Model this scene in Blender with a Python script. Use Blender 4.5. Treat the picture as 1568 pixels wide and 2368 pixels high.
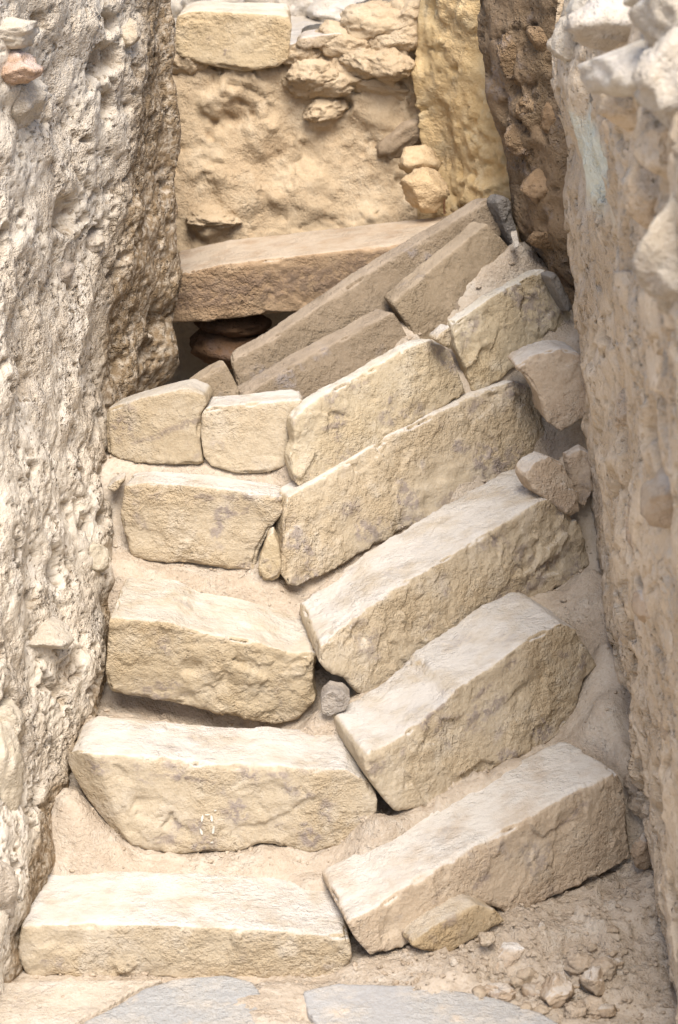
import bpy, bmesh, math, random
import numpy as np
from mathutils import Vector

for o in list(bpy.data.objects):
    bpy.data.objects.remove(o)
R = math.radians
scene = bpy.context.scene
COL = scene.collection

# ------------------------------------------------------------------ camera
CAM = np.array([0.0, -3.9, 2.35])
PITCH = R(20.0)
FPX = 5430.0                      # focal length in units of a 1568 x 2368 frame
cam_d = bpy.data.cameras.new('camera')
cam_d.sensor_fit = 'VERTICAL'; cam_d.sensor_height = 36.0
cam_d.lens = 36.0 * FPX / 2368.0
cam_d.clip_start = 0.05; cam_d.clip_end = 3000
cam_d.dof.use_dof = True; cam_d.dof.focus_distance = 5.0; cam_d.dof.aperture_fstop = 5.0
cam = bpy.data.objects.new('camera', cam_d); COL.objects.link(cam)
cam.location = CAM; cam.rotation_euler = (math.pi/2 - PITCH, 0, 0)
scene.camera = cam

# ------------------------------------------------------------------ sky, sun, exposure
SUN_EL, SUN_AZ = R(57), R(172)     # azimuth clockwise from +Y (the sun stands behind the camera, high)
w = bpy.data.worlds.new('World'); scene.world = w; w.use_nodes = True
nt = w.node_tree
bg = nt.nodes['Background']
sky = nt.nodes.new('ShaderNodeTexSky'); sky.sky_type = 'NISHITA'; sky.sun_disc = False
sky.sun_elevation = SUN_EL; sky.sun_rotation = SUN_AZ
sky.air_density = 0.8; sky.dust_density = 2.5; sky.ozone_density = 0.6
nt.links.new(sky.outputs[0], bg.inputs[0]); bg.inputs[1].default_value = 0.07
sd = bpy.data.lights.new('sun', 'SUN'); sd.energy = 1.5; sd.angle = R(32); sd.color = (1.0, 0.97, 0.925)
sun = bpy.data.objects.new('sun', sd); COL.objects.link(sun)
sdir = Vector((math.sin(SUN_AZ)*math.cos(SUN_EL), math.cos(SUN_AZ)*math.cos(SUN_EL), math.sin(SUN_EL)))
sun.rotation_euler = sdir.to_track_quat('Z', 'Y').to_euler(); sun.location = sdir*10
vs = scene.view_settings
vs.view_transform = 'Standard'; vs.look = 'None'; vs.gamma = 1.0; vs.use_curve_mapping = False
vs.exposure = 1.86
scene.cycles.max_bounces = 4; scene.cycles.diffuse_bounces = 3

# ------------------------------------------------------------------ geometry of the view
FW = np.array([0, math.cos(PITCH), -math.sin(PITCH)])
UP = np.array([0, math.sin(PITCH), math.cos(PITCH)])
def ray(px, py):
    return FW + np.array([1., 0, 0])*(px-784)/FPX - UP*(py-1184)/FPX
def U(px, py, y):
    r = ray(px, py); return CAM + r*((y-CAM[1])/r[1])
def UZ(px, py, z):
    r = ray(px, py); return CAM + r*((z-CAM[2])/r[2])
def UP_(px, py, A, n):
    r = ray(px, py); return CAM + r*(np.dot(A-CAM, n)/np.dot(r, n))

# ------------------------------------------------------------------ vector noise
def _hash(ix, iy, iz, seed):
    h = (ix.astype(np.uint32)*np.uint32(374761393) + iy.astype(np.uint32)*np.uint32(668265263)
         + iz.astype(np.uint32)*np.uint32(2147483647) + np.uint32((seed*1274126177) & 0xffffffff))
    h = (h ^ (h >> np.uint32(13)))*np.uint32(1274126177)
    h = (h ^ (h >> np.uint32(16)))*np.uint32(2246822519)
    return h ^ (h >> np.uint32(15))
def perlin(p, seed=0):
    p = np.asarray(p, dtype=np.float64)
    i = np.floor(p).astype(np.int64); f = p - i
    u = f*f*f*(f*(f*6-15)+10)
    out = 0
    for dx in (0, 1):
        for dy in (0, 1):
            for dz in (0, 1):
                h = _hash(i[:, 0]+dx, i[:, 1]+dy, i[:, 2]+dz, seed)
                gx = (h & np.uint32(1023))/511.5-1; gy = ((h >> np.uint32(10)) & np.uint32(1023))/511.5-1
                gz = ((h >> np.uint32(20)) & np.uint32(1023))/511.5-1
                d = gx*(f[:, 0]-dx)+gy*(f[:, 1]-dy)+gz*(f[:, 2]-dz)
                wgt = (u[:, 0] if dx else 1-u[:, 0])*(u[:, 1] if dy else 1-u[:, 1])*(u[:, 2] if dz else 1-u[:, 2])
                out = out + d*wgt
    return out
def fbm(p, octv=3, seed=0, gain=0.5):
    a, s, t = 1.0, 0, 0
    for k in range(octv):
        s = s + a*perlin(p*(2.03**k)+k*17.3, seed+k*7); t += a; a *= gain
    return s/t
def ridged(p, octv=2, seed=0):
    a, s, t = 1.0, 0, 0
    for k in range(octv):
        s = s + a*(1-2.2*np.abs(perlin(p*(2.1**k)+k*9.1, seed+k*5))); t += a; a *= .5
    return s/t
def worley(p, seed=0):
    """distance to the nearest feature point and that point's random value"""
    i = np.floor(p).astype(np.int64); f = p - i
    best = np.full(len(p), 9.0); rnd = np.zeros(len(p))
    for dx in (-1, 0, 1):
        for dy in (-1, 0, 1):
            for dz in (-1, 0, 1):
                h = _hash(i[:, 0]+dx, i[:, 1]+dy, i[:, 2]+dz, seed)
                qx = (h & np.uint32(1023))/1023.+dx-f[:, 0]; qy = ((h >> np.uint32(10)) & np.uint32(1023))/1023.+dy-f[:, 1]
                qz = ((h >> np.uint32(20)) & np.uint32(1023))/1023.+dz-f[:, 2]
                d = qx*qx+qy*qy+qz*qz
                m = d < best
                best[m] = d[m]; rnd[m] = ((h[m]*np.uint32(2654435761)) >> np.uint32(8) & np.uint32(1023))/1023.
    return np.sqrt(best), rnd
def facets(p, seed=0):
    """flaked relief: every cell is a little plane tilted its own way"""
    i = np.floor(p).astype(np.int64); f = p - i
    best = np.full(len(p), 9.0); out = np.zeros(len(p))
    for dx in (-1, 0, 1):
        for dy in (-1, 0, 1):
            for dz in (-1, 0, 1):
                h = _hash(i[:, 0]+dx, i[:, 1]+dy, i[:, 2]+dz, seed)
                qx = (h & np.uint32(1023))/1023.+dx-f[:, 0]; qy = ((h >> np.uint32(10)) & np.uint32(1023))/1023.+dy-f[:, 1]
                qz = ((h >> np.uint32(20)) & np.uint32(1023))/1023.+dz-f[:, 2]
                d = qx*qx+qy*qy+qz*qz
                m = d < best
                g = h[m]*np.uint32(2654435761); g = g ^ (g >> np.uint32(11))
                best[m] = d[m]
                out[m] = ((g & np.uint32(255))/127.5-1)*qx[m]+(((g >> np.uint32(8)) & np.uint32(255))/127.5-1)*qy[m]+(((g >> np.uint32(16)) & np.uint32(255))/127.5-1)*qz[m]+(((g >> np.uint32(24)) & np.uint32(255))/127.5-1)*.35
    return out
def sstep(a, b, x):
    t = np.clip((x-a)/(b-a), 0, 1); return t*t*(3-2*t)

# ------------------------------------------------------------------ materials
def new_mat(name):
    m = bpy.data.materials.new(name); m.use_nodes = True
    t = m.node_tree; t.nodes.clear()
    o = t.nodes.new('ShaderNodeOutputMaterial'); b = t.nodes.new('ShaderNodeBsdfPrincipled')
    t.links.new(b.outputs[0], o.inputs[0])
    b.inputs['Roughness'].default_value = 0.93
    b.inputs['Specular IOR Level'].default_value = 0.15
    return m, t, b
def noise_node(t, vec, scale, detail=4, rough=.6, dist=0.0):
    n = t.nodes.new('ShaderNodeTexNoise'); n.inputs['Scale'].default_value = scale
    n.inputs['Detail'].default_value = detail; n.inputs['Roughness'].default_value = rough
    n.inputs['Distortion'].default_value = dist
    t.links.new(vec, n.inputs['Vector']); return n.outputs['Fac']
def ramp(t, fac, a, b, lo=0.0, hi=1.0):
    r = t.nodes.new('ShaderNodeMapRange'); r.interpolation_type = 'SMOOTHSTEP'
    r.inputs[1].default_value = a; r.inputs[2].default_value = b
    r.inputs[3].default_value = lo; r.inputs[4].default_value = hi
    t.links.new(fac, r.inputs[0]); return r.outputs[0]
def mix(t, fac, a, b, mode='MIX'):
    n = t.nodes.new('ShaderNodeMix'); n.data_type = 'RGBA'; n.blend_type = mode
    for s, v in ((n.inputs[0], fac), (n.inputs[6], a), (n.inputs[7], b)):
        if isinstance(v, (int, float)): s.default_value = v
        elif isinstance(v, tuple): s.default_value = (*v, 1)
        else: t.links.new(v, s)
    return n.outputs[2]
def math_(t, op, a, b):
    n = t.nodes.new('ShaderNodeMath'); n.operation = op
    for s, v in ((n.inputs[0], a), (n.inputs[1], b)):
        if isinstance(v, (int, float)): s.default_value = v
        else: t.links.new(v, s)
    return n.outputs[0]
def geo_pos(t):
    return t.nodes.new('ShaderNodeNewGeometry').outputs['Position']
def scaled(t, vec, s, rot=(0, 0, 0)):
    m = t.nodes.new('ShaderNodeMapping'); m.inputs['Scale'].default_value = s; m.inputs['Rotation'].default_value = rot
    t.links.new(vec, m.inputs['Vector']); return m.outputs[0]
def bump(t, bsdf, h, strength, dist):
    b = t.nodes.new('ShaderNodeBump'); b.inputs['Strength'].default_value = strength
    b.inputs['Distance'].default_value = dist
    t.links.new(h, b.inputs['Height']); t.links.new(b.outputs[0], bsdf.inputs['Normal'])

def rock_mat(name, c1, c2, c3, stain=(.27, .24, .23), stain_amt=.55, fine=1.0, rot=(0, 0, 0), core=None, dust_toplight=None, coarse=1.0, patch=None, pores=.35, pore_scale=75.0):
    m, t, b = new_mat(name)
    P0 = geo_pos(t)
    oi = t.nodes.new('ShaderNodeObjectInfo')
    of = t.nodes.new('ShaderNodeVectorMath'); of.operation = 'ADD'
    cb = t.nodes.new('ShaderNodeCombineXYZ')
    for q_, f_ in ((0, 9.7), (1, 23.1), (2, 5.3)): t.links.new(math_(t, 'MULTIPLY', oi.outputs['Random'], f_), cb.inputs[q_])
    t.links.new(P0, of.inputs[0]); t.links.new(cb.outputs[0], of.inputs[1]); P = of.outputs[0]
    n1 = noise_node(t, P, 5.0*coarse, 3, .6)
    n2 = noise_node(t, P, 14.0*coarse, 3, .65)
    col = mix(t, ramp(t, n1, .35, .65), c1, c2)
    col = mix(t, ramp(t, n2, .45, .72, 0, .8), col, c3)
    # mineral stains with outlines of their own
    n3 = noise_node(t, P, 9.0, 2, .7)
    n4 = noise_node(t, P, 60.0, 2, .7)
    msk = math_(t, 'MULTIPLY', ramp(t, math_(t, 'ADD', n3, math_(t, 'MULTIPLY', oi.outputs['Random'], .07)), .58, .70), ramp(t, n4, .38, .60))
    col = mix(t, math_(t, 'MULTIPLY', msk, stain_amt), col, stain)
    sm_ = t.nodes.new('ShaderNodeAttribute'); sm_.attribute_name = 'smudge_shade'
    col = mix(t, math_(t, 'MULTIPLY', sm_.outputs['Fac'], ramp(t, n4, .36, .58)), col, (.235, .195, .185))  # stains, and on the beam front its painted shade
    # grain
    g = noise_node(t, P, 160.0, 2, .7)
    col = mix(t, ramp(t, g, .30, .72, 0, .40), mix(t, 1.0, col, (.78, .74, .68), 'MULTIPLY'), col)
    vo = noise_node(t, P, pore_scale*1.25, 1, .5)
    pore = math_(t, 'MULTIPLY', ramp(t, vo, .60, .70), ramp(t, n2, .40, .62, .15, 1.0))
    pore = math_(t, 'MULTIPLY', pore, pores)
    pc = core if core is not None else tuple(x*.62 for x in c2)
    col = mix(t, math_(t, 'MULTIPLY', pore, .75), col, tuple(x*.8 for x in pc))
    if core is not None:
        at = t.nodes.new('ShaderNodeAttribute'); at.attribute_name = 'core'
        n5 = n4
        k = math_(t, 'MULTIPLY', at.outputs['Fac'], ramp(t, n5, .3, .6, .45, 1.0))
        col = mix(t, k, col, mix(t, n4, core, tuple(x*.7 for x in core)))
    if patch is not None:
        at = t.nodes.new('ShaderNodeAttribute'); at.attribute_name = 'patch'
        col = mix(t, at.outputs['Fac'], col, patch)
    if dust_toplight is not None:
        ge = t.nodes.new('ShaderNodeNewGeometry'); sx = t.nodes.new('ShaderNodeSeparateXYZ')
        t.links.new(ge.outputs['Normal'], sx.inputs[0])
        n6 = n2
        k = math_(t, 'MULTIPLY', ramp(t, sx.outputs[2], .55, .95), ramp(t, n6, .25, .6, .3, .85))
        col = mix(t, k, col, dust_toplight)  # dust plus painted top light: upward faces are whitened
    col = mix(t, 1.0, col, oi.outputs['Color'], 'MULTIPLY')
    t.links.new(col, b.inputs['Base Color'])
    # fine relief: grain plus short tool-mark-like streaks
    f1 = noise_node(t, P, 60.0, 3, .8)
    rel = ramp(t, n1, .38, .62, .35, 1.25)
    h = math_(t, 'MULTIPLY', math_(t, 'SUBTRACT', f1, math_(t, 'MULTIPLY', pore, .55)), rel)
    bump(t, b, h, .75*fine, .014)
    return m

M = {}
DUST_TOPLIGHT = (.55, .51, .455)
M['stone'] = rock_mat('cream_limestone', (.52, .445, .335), (.48, .39, .27), (.57, .505, .41), stain=(.29,.25,.24), stain_amt=.75, dust_toplight=DUST_TOPLIGHT)
M['stone_pink'] = rock_mat('pinkish_limestone', (.50, .41, .315), (.46, .365, .275), (.54, .46, .37), dust_toplight=DUST_TOPLIGHT)
M['stone_brown'] = rock_mat('dusty_shaded_brown_limestone', (.275, .22, .16), (.24, .19, .135), (.31, .25, .185), stain_amt=.8, dust_toplight=(.33, .262, .192))  # dusty brown, darkened further to hold the shade on the upper slabs
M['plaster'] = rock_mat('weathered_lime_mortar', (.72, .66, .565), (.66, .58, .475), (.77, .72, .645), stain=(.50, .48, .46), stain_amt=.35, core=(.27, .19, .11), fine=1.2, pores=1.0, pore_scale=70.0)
M['conglomerate'] = rock_mat('earthy_conglomerate', (.70, .59, .455), (.65, .53, .395), (.74, .655, .55), stain=(.50, .51, .51), stain_amt=.5, core=(.40, .29, .175), fine=1.2, pores=.8, pore_scale=60.0, patch=(.66, .66, .55))
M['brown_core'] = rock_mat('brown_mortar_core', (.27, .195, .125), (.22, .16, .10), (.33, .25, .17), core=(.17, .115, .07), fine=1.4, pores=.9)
M['mud'] = rock_mat('tan_mud_plaster', (.54, .43, .295), (.49, .38, .255), (.58, .48, .35), stain=(.42, .32, .21), stain_amt=.5, core=(.42, .30, .18), fine=.9, pores=.2)
M['ochre'] = rock_mat('sunlit_ochre_plaster', (.69, .525, .29), (.65, .48, .265), (.69, .57, .37), stain=(.55, .36, .15), stain_amt=.4, core=(.58, .39, .17), fine=.9, pores=.15)  # golden sunlight on the corner wall is put into this base colour
M['earth'] = rock_mat('dusty_earth', (.53, .455, .37), (.48, .40, .315), (.58, .52, .445), stain=(.40, .325, .25), stain_amt=.4, fine=1.0)
M['white'] = rock_mat('chalky_limestone', (.60, .555, .48), (.54, .48, .40), (.64, .60, .55), stain_amt=.4)
M['grey'] = rock_mat('grey_schist', (.27, .25, .225), (.22, .205, .19), (.33, .305, .275), stain_amt=.4)
M['slate'] = rock_mat('blue_grey_slate', (.38, .385, .395), (.43, .43, .425), (.55, .51, .455), stain=(.56, .50, .43), stain_amt=1.0, coarse=.8, fine=.9)
M['rust'] = rock_mat('rusty_iron', (.16, .08, .04), (.12, .06, .03), (.2, .1, .05))
M['paint'] = rock_mat('white_paint', (.78, .76, .70), (.72, .70, .63), (.8, .78, .74), stain_amt=.1, fine=.3)

# ------------------------------------------------------------------ mesh helpers
def tag(o, label=None, cat=None, group=None, kind=None):
    for k, v in (('label', label), ('category', cat), ('group', group), ('kind', kind)):
        if v: o[k] = v
    return o
def link(name, me, mat, parent=None, tint=(1, 1, 1)):
    o = bpy.data.objects.new(name, me); COL.objects.link(o)
    if mat: me.materials.append(M[mat])
    o.color = (*tint, 1)
    if parent is not None: o.parent = parent
    return o
def recentre(o, base=True):
    me = o.data; n = len(me.vertices)
    co = np.empty(n*3, np.float32); me.vertices.foreach_get('co', co); co = co.reshape(-1, 3)
    c = (co.min(0)+co.max(0))/2
    if base: c[2] = co[:, 2].min()
    co -= c; me.vertices.foreach_set('co', co.ravel()); o.location = Vector(c.tolist()); me.update()
def remeshed(verts, faces, vox, sm1, sm2):
    """voxel-remesh a closed rough solid; return coordinates after light and after heavy smoothing, and the mesh"""
    me = bpy.data.meshes.new('tmp'); me.from_pydata([tuple(v) for v in verts], [], faces)
    bm = bmesh.new(); bm.from_mesh(me); bmesh.ops.triangulate(bm, faces=bm.faces[:])
    bmesh.ops.recalc_face_normals(bm, faces=bm.faces[:]); bm.to_mesh(me); bm.free()
    ob = bpy.data.objects.new('tmp', me); COL.objects.link(ob)
    r = ob.modifiers.new('r', 'REMESH'); r.mode = 'VOXEL'; r.voxel_size = vox
    s = ob.modifiers.new('s', 'SMOOTH'); s.factor = .5; s.iterations = sm2
    res = []
    for it in (sm2, sm1):
        s.iterations = it
        dg = bpy.context.evaluated_depsgraph_get(); dg.update()
        m2 = bpy.data.meshes.new_from_object(ob.evaluated_get(dg))
        n = len(m2.vertices); co = np.empty(n*3, np.float32); m2.vertices.foreach_get('co', co)
        res.append((m2, co.reshape(-1, 3).astype(np.float64)))
    bpy.data.objects.remove(ob); bpy.data.meshes.remove(me); bpy.data.meshes.remove(res[0][0])
    return res[1][1], res[0][1], res[1][0]
def vnormals(me):
    n = len(me.vertices); a = np.empty(n*3, np.float32)
    me.vertex_normals.foreach_get('vector', a); return a.reshape(-1, 3).astype(np.float64)
def setco(me, co):
    me.vertices.foreach_set('co', np.ascontiguousarray(co, dtype=np.float32).ravel())
    me.polygons.foreach_set('use_smooth', np.ones(len(me.polygons), bool)); me.update()

SURF = {}
def hit(o, px, py):
    """the point of a wall's face seen at a place of the photograph"""
    P = SURF[o.name]; d = P-CAM; z = d@FW
    u = 784+FPX*d[:, 0]/z; v = 1184-FPX*(d@UP)/z
    e = np.hypot(u-px, v-py)
    k = np.where(e < max(8.0, e.min()+1))[0]
    return P[k[np.argmin(z[k])]]
CONTROLS = []     # (x, y, z, weight) heights of the earth between the stones
SEED = [1]; STONE_CO = {}
def stone(name, label, cat, outline, anchor, yaw=0, lean=0, depth=.3, mat='stone', tint=(1, 1, 1), vox=.0045,
          rough=1.0, chip=1.0, sag=0.0, back=.94, group=None, parent=None, controls=True, bury=.006, gap=.0, floor=None,
          strata=0.0, skew=0.0, cuts=(), sm=3, backz=-.003, wave=1.0, post=None, smudges=()):
    """a block: its front outline stands on a plane through `anchor` (px, py, y) turned by yaw, and runs back by depth"""
    SEED[0] += 1; sd_ = SEED[0]*13
    ya, le = R(yaw), R(lean)
    tv = np.array([math.cos(ya), math.sin(ya), 0]); nh = np.array([math.sin(ya), -math.cos(ya), 0])
    n = nh*math.cos(le)+np.array([0, 0, 1])*math.sin(le)
    A = U(*anchor)
    F = [UP_(x, y, A, n) for x, y in outline]
    d = -nh*depth + np.array([0, 0, 1])*sag + tv*skew
    c = sum(F)/len(F)
    B = [c + (f-c)*back + d for f in F]
    N = len(F)
    faces = [list(range(N)), list(range(2*N-1, N-1, -1))]
    for i in range(N):
        j = (i+1) % N; faces.append([i, i+N, j+N, j])
    v1, v2, me = remeshed(F+B, faces, vox, sm, sm+14)
    dv = v2-v1
    p = v1
    ch = sstep(.0, .30, fbm(p*10, 2, sd_)) * chip*2.1 + sstep(.0, .25, fbm(p*32, 2, sd_+8))*1.2*chip + .25*chip
    v = v1 + dv*ch[:, None]
    setco(me, v); nn = vnormals(me)
    wf = .3+.7*sstep(.2, .8, nn@n)
    q = v.copy()
    disp = .007*wave*fbm(q*5, 2, sd_+1)
    wq = q+.012*np.stack([perlin(q*22, sd_+41), perlin(q*22+7, sd_+42), perlin(q*22+3, sd_+43)], 1)
    patchy = .35+.9*sstep(-.15, .25, fbm(q*6, 2, sd_+44))
    disp += rough*wf*patchy*(.0060*facets(wq*14, sd_+2)+.0028*facets(wq*38, sd_+3)+.004*fbm(q*16, 2, sd_+12))
    disp += rough*(.4+.6*wf)*.0012*fbm(q*110, 2, sd_+4)
    eg = np.linalg.norm(dv, axis=1); eg = sstep(.3, 1.0, eg/(np.percentile(eg, 97)+1e-9))
    disp -= eg*.011*chip*sstep(.05, .3, fbm(q*19, 2, sd_+51))
    fl, fr = worley(q*13, sd_+6)
    disp -= rough*wf*.006*(1-sstep(.1, .42, fl))*(fr > .62)
    if strata:
        tt = q@tv; vv = q@np.cross(tv, n); 
        s3 = np.stack([tt*3, vv*45, np.zeros_like(tt)], 1)
        disp += strata*.0035*wf*fbm(s3, 3, sd_+5)
    v = v+nn*disp[:, None]
    if post is not None: v = post(v, nn)
    setco(me, v)
    if smudges:
        sg = np.zeros(len(v)); nz_ = 1+1.1*fbm(v*22, 3, sd_+70)
        for (px, py, r1, r2, ang) in smudges:
            cc = UP_(px, py, A, n); dl = v-cc; a1 = dl@tv; a2 = dl[:, 2]
            ca, sa = math.cos(R(ang)), math.sin(R(ang)); b1, b2 = a1*ca+a2*sa, -a1*sa+a2*ca
            sg = np.maximum(sg, (1-sstep(.45, 1.05, np.hypot(b1/r1, b2/r2)*nz_))*sstep(-.2, .2, nn@n))
        at = me.attributes.new('smudge_shade', 'FLOAT', 'POINT'); at.data.foreach_set('value', (sg*.6).astype(np.float32))
    o = link(name, me, mat, parent, tint)
    if label: tag(o, label, cat, group)
    STONE_CO[o.name] = v
    recentre(o)
    if controls:
        P2 = np.array([[(f-A)@tv, f[2]] for f in F])
        lo, hi = P2[:, 0].min(), P2[:, 0].max()
        for s in np.linspace(lo+.015, hi-.015, max(2, int((hi-lo)/.03))):
            zs = []
            for i in range(N):
                a, b_ = P2[i], P2[(i+1) % N]
                if (a[0]-s)*(b_[0]-s) <= 0 and a[0] != b_[0]:
                    zs.append(a[1]+(b_[1]-a[1])*(s-a[0])/(b_[0]-a[0]))
            if len(zs) < 2: continue
            zb, zt = min(zs), max(zs)
            if floor is not None: zb = min(zb, floor)
            pt = A+tv*s
            for off, z, wt in ((-.025, zb+bury-gap, 1.), (0.01, zb+bury-gap, 1), (.05, zb-.012-gap, 1.), (depth*.6, zb, .7), (depth*.97, zt+backz+sag, .6)):
                g = pt - nh*off
                CONTROLS.append((g[0], g[1], z, wt))
    return o

def boulder(name, label, cat, centre, size, mat='stone', rot=(0, 0, 0), seed=0, tint=(1, 1, 1), rough=1.0, angular=.5,
            parent=None, group=None, sub=4, sink=0.0):
    """an irregular rock: a sphere flattened by random planes, then roughened"""
    rs = random.Random(seed*77+5)
    bm = bmesh.new(); bmesh.ops.create_icosphere(bm, subdivisions=sub, radius=1)
    me = bpy.data.meshes.new(name); bm.to_mesh(me); bm.free()
    n = len(me.vertices); co = np.empty(n*3, np.float32); me.vertices.foreach_get('co', co); co = co.reshape(-1, 3).astype(float)
    for k in range(11):
        a = np.array([rs.gauss(0, 1) for _ in range(3)]); a /= np.linalg.norm(a)
        h = rs.uniform(.60, .9)*(1.1-.2*angular)
        dd = co@a-h; co -= np.outer(np.maximum(dd, 0)*min(.92, .45+angular*.6)*sstep(0, .10, dd), a)
    co += co*(fbm(co*1.4, 3, seed)*.30*rough)[:, None]
    co += co*(facets(co*2.6+fbm(co*4, 2, seed+9)[:, None]*.3, seed+3)*.085*rough+fbm(co*9, 2, seed+4)*.05*rough)[:, None]
    co *= np.array(size)/2/.8
    from mathutils import Euler
    Rm = np.array(Euler([R(a) for a in rot]).to_matrix()); co = co@Rm.T
    setco(me, co)
    o = link(name, me, mat, parent, tint)
    z0 = co[:, 2].min()
    co[:, 2] -= z0; setco(me, co)
    o.location = (centre[0], centre[1], centre[2]-sink)
    if parent is not None: o.location -= parent.location
    if label: tag(o, label, cat, group)
    return o

def net_surface(rows, step, lumps=(), disp=None, smooth=2):
    """rows: lists of world points (all the same length) -> dense grid of points"""
    A = np.array(rows, float)                   # r x c x 3
    def dense(A, axis):
        A = np.moveaxis(A, axis, 0)
        dl = np.linalg.norm(np.diff(A, axis=0), axis=2).mean(1); s = np.concatenate([[0], np.cumsum(dl)])
        k = max(2, int(s[-1]/step)); t = np.linspace(0, s[-1], k)
        # Catmull-Rom-like interpolation through the control points
        out = np.empty((k,)+A.shape[1:])
        idx = np.clip(np.searchsorted(s, t, side='right')-1, 0, len(s)-2)
        u = ((t-s[idx])/(s[idx+1]-s[idx]))[:, None, None]
        P1, P2 = A[idx], A[idx+1]; P0 = A[np.maximum(idx-1, 0)]; P3 = A[np.minimum(idx+2, len(s)-1)]
        m1, m2 = (P2-P0)*.35, (P3-P1)*.35
        out = (2*u**3-3*u**2+1)*P1+(u**3-2*u**2+u)*m1+(-2*u**3+3*u**2)*P2+(u**3-u**2)*m2
        return np.moveaxis(out, 0, axis)
    G = dense(dense(A, 0), 1)
    return G
def grid_normals(G):
    du = np.gradient(G, axis=1); dv = np.gradient(G, axis=0)
    n = np.cross(dv, du); n /= np.linalg.norm(n, axis=2, keepdims=True)+1e-9
    return n
def blur(n, k=6):
    for _ in range(k):
        m = n.copy()
        m[1:-1] = (n[:-2]+n[2:]+2*n[1:-1])/4; n = m.copy()
        n[:, 1:-1] = (m[:, :-2]+m[:, 2:]+2*m[:, 1:-1])/4
    return n
def wall(name, label, rows, back, mat, step=.006, lump=.03, mid=.012, pits=((22, .014, .55), (55, .006, .5)), seed=0, dents=(), face=None, tint=(1, 1, 1), streak=1.0, fine=.004, bare_shade=None, patches=(), clu=1.6):
    G = net_surface(rows, step)
    n = grid_normals(G)
    toward = CAM-G.mean((0, 1))
    if (n.mean((0, 1))@toward) < 0: n = -n
    n = blur(n, 10); n /= np.linalg.norm(n, axis=2, keepdims=True)
    r, c, _ = G.shape
    P = G.reshape(-1, 3); Nn = n.reshape(-1, 3)
    Q = P*np.array([1, 1, streak])
    warp = np.stack([fbm(Q*20, 2, seed+31), fbm(Q*20+5, 2, seed+32), fbm(Q*20+9, 2, seed+33)], 1)*.06
    d = lump*fbm(Q*4, 3, seed)*1.4 + mid*fbm(Q*13, 3, seed+2)*1.3 + fine*(.3+1.2*sstep(-.1, .3, fbm(Q*6, 2, seed+7)))*(ridged(Q*30, 2, seed+4)*.5+facets(Q*30+warp*8, seed+8)*.7+facets(Q*13+warp*5, seed+9)*1.1) + fine*.5*fbm(Q*90, 2, seed+5)
    core = np.zeros(len(P))
    clus = fbm(Q*5, 2, seed+40)
    for k, (fq, dep, amt) in enumerate(pits):
        fl, fr = worley((Q+warp)*fq, seed+50+k)
        rad = .25+.3*fr
        hit = (fr+clus*clu > 1-amt)
        m = (1-sstep(rad*.45, rad, fl))*hit
        d -= m*dep*(.5+fr)
        core = np.maximum(core, m)
    for (px, py, y, rad, dep) in dents:
        cpt = U(px, py, y); dist = np.linalg.norm((P-cpt)*np.array([1, .6, 1]), axis=1)*(1+1.3*fbm(P*12, 3, seed+77))
        m = 1-sstep(rad*.4, rad, dist); d -= m*dep
        if dep > 0: core = np.maximum(core, m*.9)
    core = np.maximum(core*.8, sstep(.25, .48, fbm(Q*7, 4, seed+60))*.65)
    if bare_shade is not None:                       # bare inner side, its shade also painted in with the brown core
        uu = np.tile(np.linspace(0, 1, c), r); core = np.maximum(core, (1-sstep(bare_shade[0], bare_shade[1], uu+.05*fbm(Q*9, 3, seed+88)))*bare_shade[2])
    pat = np.zeros(len(P))
    for (px, py, y, rx, rz) in patches:
        cpt = U(px, py, y); e = (P-cpt)/np.array([rx, rx*6, rz]); pat = np.maximum(pat, 1-sstep(.6, 1.1, np.linalg.norm(e, axis=1)*(1+.7*fbm(P*16, 3, seed+99))))
    P = P+Nn*d[:, None]
    # close the solid behind
    idx = np.arange(r*c).reshape(r, c)
    quads = np.stack([idx[:-1, :-1], idx[:-1, 1:], idx[1:, 1:], idx[1:, :-1]], -1).reshape(-1, 4)
    loop = np.concatenate([idx[0, :], idx[1:, -1], idx[-1, -2::-1], idx[-2:0:-1, 0]])
    bverts = P[loop]+np.array(back)
    k = len(loop); bi = r*c+np.arange(k)
    side = np.stack([loop, bi, np.roll(bi, -1), np.roll(loop, -1)], -1)
    me = bpy.data.meshes.new(name)
    faces = quads.tolist()+side.tolist()+[bi.tolist()]
    me.from_pydata(np.concatenate([P, bverts]).tolist(), [], faces)
    me.polygons.foreach_set('use_smooth', np.ones(len(me.polygons), bool))
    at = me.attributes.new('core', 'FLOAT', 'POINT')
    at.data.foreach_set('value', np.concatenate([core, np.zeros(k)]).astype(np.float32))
    at = me.attributes.new('patch', 'FLOAT', 'POINT')
    at.data.foreach_set('value', np.concatenate([pat, np.zeros(k)]).astype(np.float32))
    bm = bmesh.new(); bm.from_mesh(me); bmesh.ops.recalc_face_normals(bm, faces=bm.faces[:]); bm.to_mesh(me); bm.free()
    o = link(name, me, mat, None, tint)
    tag(o, label, 'wall', kind='thing')
    recentre(o)
    SURF[o.name] = P
    return o

#STRUCTURE
# ================================================================== GROUND
def sheet(name, pts, mat, z=None):
    me = bpy.data.meshes.new(name)
    me.from_pydata([tuple(p) for p in pts], [], [list(range(len(pts)))]); me.update()
    return link(name, me, mat)
ground = sheet('ground', [(-900, -900, -.03), (900, -900, -.03), (900, 900, -.03), (-900, 900, -.03)], 'earth')
ground['kind'] = 'structure'

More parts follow.
